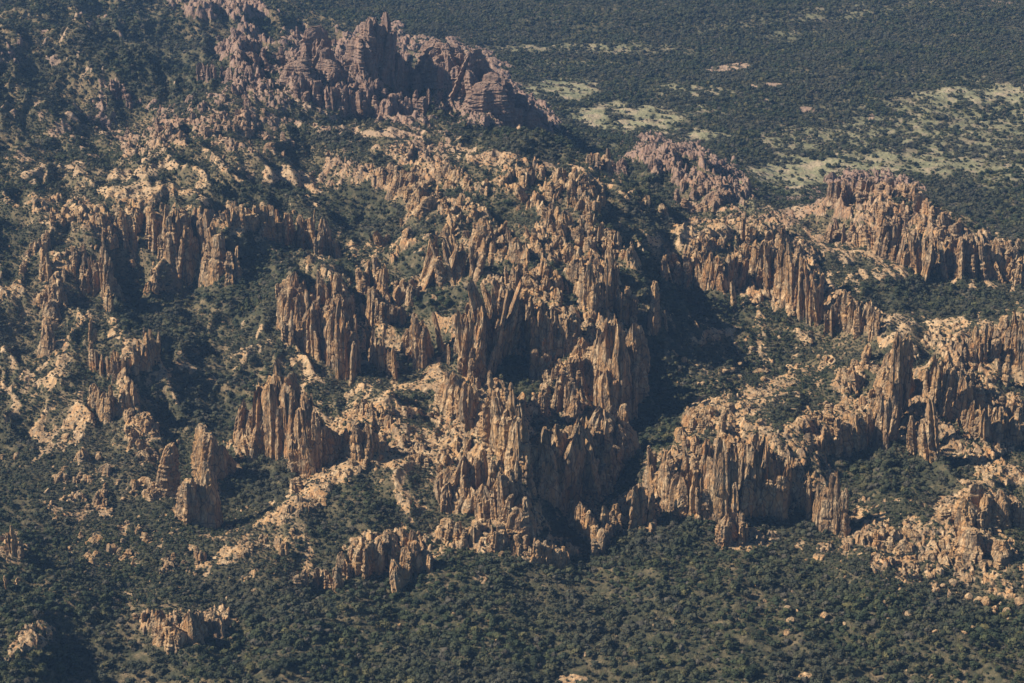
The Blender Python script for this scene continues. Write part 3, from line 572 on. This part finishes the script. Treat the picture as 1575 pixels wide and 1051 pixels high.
def wall(label, cat, name, nodes, wpx, rows, lean):
    n0 = nodes[len(nodes) // 2]; x0, y0, z0 = hit(n0[0], n0[1])
    root = tag(empty(name, (x0, y0, z0 - 2)), label, cat)
    pts = []
    if len(nodes) == 1: pts = [(*nodes[0], 0)]
    else:
        for (a, b) in zip(nodes[:-1], nodes[1:]):
            L = math.hypot(b[0] - a[0], (b[1] - a[1])); n = max(1, int(round(L / (wpx * .66))))
            for k in range(n): pts.append(tuple(a[i] + (b[i] - a[i]) * k / n for i in range(3)) + (0,))
        pts.append((*nodes[-1], 0))
    single = len(nodes) == 1
    cnt = 0
    for (px, py, h, _) in pts:
        x, y, z = hit(px, py)
        # keep the foot on the near side of steps
        m = mpp(y, z)
        for r_ in range(rows):
            if cnt >= 98: break
            j = 0 if single else 1
            w = wpx * m * .48 * random.uniform(.65, 1.4)
            dx = j * random.gauss(0, wpx * m * .22); dyy = r_ * wpx * m * random.uniform(.6, 1.0) + j * random.gauss(0, wpx * m * .2)
            hm = h * m / math.cos(PITCH)
            hh = hm * (1 if single else random.uniform(*[(.4, 1.0), (.6, 1.04), (.75, 1.1)][min(r_, 2) if rows > 1 else 1]))
            if r_ and random.random() < .25: continue
            
            xx, yy = x + dx, y + dyy
            zg = float(samp(Z0, np.array([xx]), np.array([yy]))[0])
            top = z + hh - dyy * .05
            zb = min(zg, z + .5 * hh)
            u_ = random.random(); fat = name in ('rock_fin', 'rock_castle', 'rock_dome', 'rock_crag', 'rock_cliff', 'rock_buttress', 'rock_peak')
            if name == 'rock_fin' or (single and fat): kind, f = FINS, 1.15
            elif name == 'rock_peak' and u_ < .75: kind, f = FINS, 1.25
            elif not single and u_ < (.5 if fat else .14 + .2 * r_): kind, f = CRAGS, 1.7 if fat else 1.45
            elif fat and u_ < .7: kind, f = FINS, 1.3
            else: kind, f = COLS, 1
            put_col(root, xx, yy, zb - 2, w * f, top - zb + 2, lean, kind, 'rock_block' if kind is CRAGS else 'rock_column'); cnt += 1
    return root
for wdef in WALLS: wall(*wdef)

# fields of smaller spires: (label, cx, cy, rx, ry, rot, n, width px, height px, lean)
ZONES = [
 ('dense crowd of small dark edged spires on the summit mass right of centre',870,315,95,38,12,95,8,22,.15),
 ('crowded spires and slabs spread across the middle of the summit mass',790,375,110,40,5,95,9,28,.25),
 ('tumbled spires on the right shoulder of the summit mass',930,395,50,50,30,70,8,26,.1),
 ('scatter of ribs above the great orange columns',860,440,80,25,0,60,10,26,.1),
 ('shattered blocks below the wooded dome, left of the summit mass',680,290,110,26,15,80,8,14,.1),
 ('dark slanting ribs left of the summit mass',620,330,60,35,-50,50,9,22,.3),
 ('small spires spread over the far left slope above the valley',110,400,90,70,0,95,7,16,.0),
 ('spikes scattered below the strip of stacked spires at far left',200,450,70,40,20,45,7,14,0),
 ('countless small teeth on the dark hill right of the wooded dome',1065,270,90,34,22,95,7,13,.0),
 ('low spikes beneath the dark hill near the saddle',1040,315,70,18,0,50,8,15,.05),
 ('pinkish teeth on the ridge left of the highest peak',375,90,45,45,30,70,7,13,.0),
 ('lines of teeth on the far left ridge below the hills',290,180,110,38,-18,60,6,11,.15),
 ('sparse teeth on the saddle behind the wooded bowl',430,215,110,30,5,60,6,9,.0),
 ('rows of blades on the left half of the highest peak',500,115,80,50,25,95,8,17,.0),
 ('blades on the right half of the highest peak foot',600,150,60,28,15,60,8,17,.0),
 ('brown ribs along the upper part of the far right wall',1400,345,100,24,20,80,9,17,.15),
 ('blocks crowning the far right outcrop hill',1335,290,65,18,5,60,9,13,.0),
 ('small blocks clustered at the right edge of the far right wall',1540,400,45,20,10,40,8,18,.15),
 ('dense ribs on the shoulder between the grey green ribs and the comb',1190,405,45,40,0,70,8,24,.1),
 ('ribs high on the ridge behind the grey green row',1090,395,75,16,0,60,8,18,.1),
 ('crowded columns on the right ridge below the tallest tower',1470,600,60,35,20,50,10,28,-.05),
 ('blocky steps between the tallest tower and the right edge',1530,650,50,28,15,40,11,26,-.05),
 ('short ribs above the tallest tower of the right ridge',1340,585,40,38,20,40,9,20,0),
 ('lumpy blocks on the broad slope at the lower right',1430,850,130,28,3,90,10,13,0),
 ('ribbed knobs on the face of the broad right cliff',1120,720,110,45,10,95,11,28,.05),
 ('pale knobs along the head of the broad right cliff',1080,655,55,22,-10,40,11,16,.05),
 ('slabs stacked on the lit ramp right of the gorge',1280,655,60,28,-15,40,12,15,.1),
 ('knobs strewn over the top of the centre foreground crag',730,715,65,26,0,60,9,15,.1),
 ('pale rubble teeth on the lit saddle left of the gorge',620,700,80,24,-10,60,9,9,.0),
 ('warm knobs dotted over the left valley slope',170,730,110,50,0,70,9,12,0),
 ('scattered low crags on the slope below the left fins',200,850,90,45,0,50,9,10,0),
 ('small crags beside the blocky outcrop in the left valley',190,655,60,30,0,40,8,13,0),
 ('orange splinters on the long palisade slope',490,500,60,35,0,50,9,24,.05),
 ('splinters between the wide double tower and the summit slabs',600,465,55,25,0,40,9,18,.0),
 ('slanting slivers on the lit rock mass above the gorge',760,620,45,30,0,50,10,20,.15),
 ('jumbled pillars between the curtain and the tallest buttress',880,560,45,32,0,50,10,26,.1),
 ('grey shards on the spur below the brown ribbed outcrop',395,905,90,22,0,30,9,11,0),
 ('low shards on the wooded slope under the centre crag',760,890,35,15,0,22,9,10,0),
 ('small warm shards on the pale spur of the lower left',450,805,100,18,-28,45,8,8,0),
]
for label, cx, cy, rx, ry, rot, n, wpx, hpx, lean in ZONES:
    x0, y0, z0 = hit(cx, cy); root = tag(empty('rock_outcrop', (x0, y0, z0 - 2)), label, 'rock outcrop')
    c, s = math.cos(R(rot)), math.sin(R(rot))
    tries = 0; k = 0
    while k < int(n * .8) and tries < n * 5:
        tries += 1
        a = random.uniform(0, 6.283); q = math.sqrt(random.random()); dx, dy = q * rx * math.cos(a), q * ry * math.sin(a)
        px, py = cx + dx * c - dy * s, cy + dx * s + dy * c
        x, y, z = hit(px, py)
        if px < -20 or px > 1600 or float(samp(PATCH, np.array([x]), np.array([y]))[0]) < .35: continue
        k += 1
        m = mpp(y, z); f = random.choice((.55, .7, .85, 1, 1.25, 1.5))
        put_col(root, x, y, z - 3, wpx * m * .5 * random.uniform(.7, 1.3) * (f ** .4) * ((cr := random.random() < .38) * .75 + 1), hpx * .72 * m * f * random.uniform(.8, 1.2) + 3, lean, CRAGS if cr else COLS, 'rock_block' if cr else 'rock_column')

for o in [o for o in COL.objects if o.type == 'EMPTY' and not o.children]: bpy.data.objects.remove(o)
# ------------------------------------------------------------------ single boulders
BL = []
def boulder(px, py, dpx, label, group):
    x, y, z = hit(px, py); m = mpp(y, z); r_ = dpx * m * .5
    o = bpy.data.objects.new('boulder', random.choice(BOULD)); COL.objects.link(o)
    o.location = (x, y, z + r_ * .25); o.scale = (r_ * random.uniform(.8, 1.2), r_ * random.uniform(.8, 1.2), r_ * random.uniform(.8, 1.3))
    o.rotation_euler = (random.uniform(-.2, .2), random.uniform(-.2, .2), random.uniform(0, 6.28))
    tag(o, label, 'boulder', group)
for cx, cy, rx, ry, n, d, lab, grp in [
  (1460,930,110,50,60,9,'tan boulder showing among the trees of the lower right slope','boulders on the lower right slope'),
  (1240,930,100,60,18,8,'pale boulder half hidden in the woods right of the bottom centre','boulders in the woods right of the bottom centre'),
  (1150,560,130,60,90,6,'small pale boulder on the wooded slope right of the gorge','boulders on the slope right of the gorge'),
  (130,720,110,70,34,7,'small tan boulder on the wooded left valley side','boulders on the left valley side'),
  (860,960,250,60,22,6,'lone pale stone peeping from the dense foreground woods','stones in the dense foreground woods')]:
    for k in range(n):
        a = random.uniform(0, 6.283); q = math.sqrt(random.random())
        boulder(cx + q * rx * math.cos(a), cy + q * ry * math.sin(a), d * random.choice((.4, .6, .8, 1, 1.3, 2.0)), lab, grp)

# ------------------------------------------------------------------ instanced ground cover (uncountable)
def ico(sub):
    import bmesh
    bm = bmesh.new(); bmesh.ops.create_icosphere(bm, subdivisions=sub, radius=1)
    v = np.array([x.co[:] for x in bm.verts]); f = np.array([[q.index for q in p.verts] for p in bm.faces]); bm.free(); return v, f
IV, IF = ico(2)
def crown_mesh(seed, lobes, leaves, tall=1.0):
    """crown about 1 across at unit radius: many lumpy clumps plus loose leaf sprays"""
    r_ = np.random.default_rng(seed); VV = []; FF = []; off = 0
    for k in range(lobes):
        d = r_.normal(size=3); d /= np.linalg.norm(d); d[2] = abs(d[2]) * .8
        c = d * r_.uniform(.25, .62); c[2] = c[2] * tall + .55 * tall; s = r_.uniform(.32, .55)
        v = IV * (s * (1 + r_.normal(0, .16, (len(IV), 1)))) * [1, 1, .8] + c
        VV.append(v); FF.append(IF + off); off += len(v)
    for k in range(leaves):
        d = r_.normal(size=3); d /= np.linalg.norm(d); c = d * r_.uniform(.7, 1.05) * [1, 1, .75 * tall]; c[2] += .6 * tall
        if c[2] < .05: continue
        e = r_.normal(size=(3, 3)) * .11
        VV.append(c + e); FF.append(np.array([[0, 1, 2]]) + off); off += 3
    return np.vstack(VV), np.vstack(FF)
protos = bpy.data.collections.new('tree_shapes')
for k in range(16):
    v, f = crown_mesh(500 + k, [7, 4, 9, 5][k % 4], 110, [1.0, 1.7, .8, 1.2, .6][k % 5]); v[:, 0] *= random.uniform(.75, 1.25)
    po = bpy.data.objects.new('crown_shape', mesh_np('crown_shape', v, None, M_LEAF if k < 11 else (M_LEAF2 if k < 14 else M_DRY), False, f)); protos.objects.link(po)
rockp = bpy.data.collections.new('rock_shapes')
for k in range(8): rockp.objects.link(bpy.data.objects.new('stone_shape', BOULD[k]))
for k in range(6): rockp.objects.link(bpy.data.objects.new('zshard_shape', COLS[[0, 1, 4, 6, 7, 10][k]]))

def scatter(name, P, S, coll, kindlabel):
    me = bpy.data.meshes.new(name); me.vertices.add(len(P)); me.vertices.foreach_set('co', P.astype(np.float32).ravel())
    a = me.attributes.new('scl', 'FLOAT_VECTOR', 'POINT'); a.data.foreach_set('vector', S.astype(np.float32).ravel())
    a = me.attributes.new('rot', 'FLOAT_VECTOR', 'POINT'); rr = np.zeros((len(P), 3), np.float32); rr[:, 2] = rng.random(len(P)) * 6.283
    rr[:, :2] = rng.normal(0, .12, (len(P), 2)); a.data.foreach_set('vector', rr.ravel())
    o = link(name, me); tag(o, kindlabel, kind='stuff')
    ng = bpy.data.node_groups.new(name, 'GeometryNodeTree')
    ng.interface.new_socket('Geometry', in_out='INPUT', socket_type='NodeSocketGeometry'); ng.interface.new_socket('Geometry', in_out='OUTPUT', socket_type='NodeSocketGeometry')
    N_ = ng.nodes; L = ng.links
    gi = N_.new('NodeGroupInput'); go = N_.new('NodeGroupOutput'); ip = N_.new('GeometryNodeInstanceOnPoints'); ci = N_.new('GeometryNodeCollectionInfo')
    ci.inputs['Collection'].default_value = coll; ci.inputs['Separate Children'].default_value = True; ci.inputs['Reset Children'].default_value = True
    mp = N_.new('GeometryNodeMeshToPoints'); L.new(gi.outputs[0], mp.inputs[0]); L.new(mp.outputs[0], ip.inputs['Points'])
    L.new(ci.outputs[0], ip.inputs['Instance']); ip.inputs['Pick Instance'].default_value = True
    ri = N_.new('FunctionNodeRandomValue'); ri.data_type = 'INT'; ri.inputs[4].default_value = 0; ri.inputs[5].default_value = len(coll.objects) - 1
    L.new(ri.outputs[2], ip.inputs['Instance Index'])
    for nm, sock in (('scl', 'Scale'), ('rot', 'Rotation')):
        na = N_.new('GeometryNodeInputNamedAttribute'); na.data_type = 'FLOAT_VECTOR'; na.inputs['Name'].default_value = nm; L.new(na.outputs[0], ip.inputs[sock])
    L.new(ip.outputs[0], go.inputs[0])
    md = o.modifiers.new('scatter', 'NODES'); md.node_group = ng
    return o

# trees: jittered grid over the country in view
def grid_points(cell, y0=2380, y1=8800):
    ys_ = np.arange(y0, y1, cell); out = []
    for y in ys_:
        xs_ = np.arange(-.255 * y, .255 * y, cell); out.append(np.stack([xs_, np.full(len(xs_), y)], -1))
    p = np.vstack(out); p += (rng.random(p.shape) - .5) * cell * .95
    p[:, 0] = np.clip(p[:, 0], -.26 * p[:, 1], .26 * p[:, 1]); return p
def visible(p, z, tol=6):
    fr = krow(p[:, 1]); fc = (p[:, 0] / p[:, 1] + .262) / .524 * (NU - 1)
    r0 = np.clip(np.round(fr).astype(int), 0, NV - 1); c0 = np.clip(np.round(fc).astype(int), 0, NU - 1)
    return (z + tol - H) / p[:, 1] >= TM[r0, c0]
P = grid_points(6.8)
z = samp(Z, P[:, 0], P[:, 1]); rk_ = samp(ROCKM, P[:, 0], P[:, 1]); me_ = samp(MEA, P[:, 0], P[:, 1]); cv_ = samp(COV, P[:, 0], P[:, 1])
clump = fbm(P[:, 0] / 45, P[:, 1] / 45, 3, 91); clump2 = fbm(P[:, 0] / 200, P[:, 1] / 200, 2, 95)
prob = 0.9 - .22 * smooth(.05, .3, fbm(P[:, 0] / 420, P[:, 1] / 700, 3, 99)) - .25 * (fbm(P[:, 0] / 110, P[:, 1] / 110, 3, 97) > .25) - .18 * (clump > .22) - .9 * smooth(.35, .8, rk_)
prob = np.where(me_ > .3, np.minimum(prob, .55 - .5 * smooth(.35, .85, me_ + .5 * fbm(P[:, 0] / 30, P[:, 1] / 40, 3, 98)) + .10 * smooth(-.2, .3, clump) * (me_ < .95)), prob)
prob = prob * (1 - .34 * samp(DRY, P[:, 0], P[:, 1]))
keep = rng.random(len(P)) < prob
keep &= visible(P, z, 12)
P = P[keep]; z = z[keep]; rk_ = rk_[keep]; cv_ = cv_[keep]; clump2 = clump2[keep]
size = (2.4 + 4.4 * rng.random(len(P)) ** 2.6 + 1.6 * clump2) * (1 - .45 * smooth(.15, .6, np.maximum(cv_, rk_)))
size *= np.where(P[:, 1] > 4600, 1.1, 1.0) * (1 + .15 * smooth(3200, 2700, P[:, 1]))
PP = np.stack([P[:, 0], P[:, 1], z - .3], -1); SS = np.stack([size, size, size * rng.uniform(.75, 1.25, len(P))], -1)
# the nearest trees in the frame become individuals
ppx, ppy = project(PP[:, 0], PP[:, 1], PP[:, 2])
infr = np.nonzero((ppx > 5) & (ppx < 1570) & (ppy < 1046) & (size > 2.9))[0]
near = infr[np.argsort(PP[infr, 1])][:290]
big_crowns = []
for k in range(8):
    v, f = crown_mesh(700 + k, 12, 320, 1.0 + .4 * (k % 3 == 0)); v[:, 0] *= random.uniform(.8, 1.2); big_crowns.append(mesh_np('crown', v, None, M_LEAF if k < 6 else M_LEAF2, False, f))
th = np.linspace(0, 2 * np.pi, 6, endpoint=False)
tv = []; 
for zz, rr, ox in ((-.3, .11, 0), (.2, .08, .02), (.5, .06, .06), (.8, .02, .1)):
    tv += [(rr * math.cos(a) + ox, rr * math.sin(a), zz) for a in th]
tq = [(j * 6 + i, j * 6 + (i + 1) % 6, (j + 1) * 6 + (i + 1) % 6, (j + 1) * 6 + i) for j in range(3) for i in range(6)]
TRUNK = mesh_np('trunk', tv, tq, M_BARK)
for i in near:
    o = empty('oak_tree', PP[i]); px = ppx[i]
    third = 'left' if px < 525 else ('middle' if px < 1050 else 'right')
    tag(o, f'dark green round oak in the woods along the {third} of the bottom edge', 'tree', f'nearest oaks on the {third} of the bottom edge')
    rz = random.uniform(0, 6.28)
    for nm, me in (('crown', random.choice(big_crowns)), ('trunk', TRUNK)):
        c = bpy.data.objects.new(nm, me); COL.objects.link(c); c.parent = o; c.scale = SS[i]; c.rotation_euler = (0, 0, rz)
rest = np.ones(len(PP), bool); rest[near] = False
scatter('woodland', PP[rest], SS[rest], protos, 'dark evergreen oak woodland covering slopes and plain')
print('trees', rest.sum())
# shrubs among the rocks
P = grid_points(4.6, 2400, 5400); z = samp(Z, P[:, 0], P[:, 1]); rk_ = samp(ROCKM, P[:, 0], P[:, 1]); cv_ = samp(COV, P[:, 0], P[:, 1])
keep = (cv_ > .2) & (rng.random(len(P)) < (.8 - .45 * smooth(.3, .9, rk_))) & visible(P, z, 4)
P = P[keep]; z = z[keep]; s_ = rng.uniform(1.1, 2.4, len(P))
scatter('scrub', np.stack([P[:, 0], P[:, 1], z - .2], -1), np.stack([s_, s_, s_ * .9], -1), protos, 'dark scrub growing in the cracks between rocks')
print('scrub', len(P))
# loose rocks and little crags
P = grid_points(6.0, 2400, 6200); z = samp(Z, P[:, 0], P[:, 1]); rk_ = samp(ROCKM, P[:, 0], P[:, 1]); cv_ = samp(COV, P[:, 0], P[:, 1]); am_ = samp(AMP, P[:, 0], P[:, 1])
keep = (rng.random(len(P)) < .07 * smooth(.12, .6, cv_)) & visible(P, z, 5)
P = P[keep]; z = z[keep]; am_ = am_[keep]; s_ = .8 + 4.2 * rng.random(len(P)) ** 5
S_ = np.stack([s_ * rng.uniform(.8, 1.2, len(P)), s_, s_ * (1 + am_ * .16 * rng.random(len(P)))], -1)
scatter('loose_rock', np.stack([P[:, 0], P[:, 1], z], -1), S_, rockp, 'broken rock and rubble strewn over the bare slopes')
print('rocks', len(P))

# ------------------------------------------------------------------ haze
hm = bpy.data.materials.new('haze'); hm.use_nodes = True; t = hm.node_tree
for n in list(t.nodes):
    if n.type != 'OUTPUT_MATERIAL': t.nodes.remove(n)
out = [n for n in t.nodes if n.type == 'OUTPUT_MATERIAL'][0]
pv = nd(t, 'ShaderNodeVolumePrincipled'); pv.inputs['Color'].default_value = (.30, .56, 1.0, 1); pv.inputs['Density'].default_value = 2.1e-5
pv.inputs['Anisotropy'].default_value = .2
t.links.new(pv.outputs[0], out.inputs['Volume'])
hv = [(x, y, zz) for zz in (-60, 1700) for y in (-9000, 71000) for x in (-61000, 61000)]
hb = link('haze', mesh_np('haze', hv, [(0, 2, 3, 1), (4, 5, 7, 6), (0, 1, 5, 4), (1, 3, 7, 5), (3, 2, 6, 7), (2, 0, 4, 6)], hm))
tag(hb, 'thin blue haze over the whole country', kind='stuff')
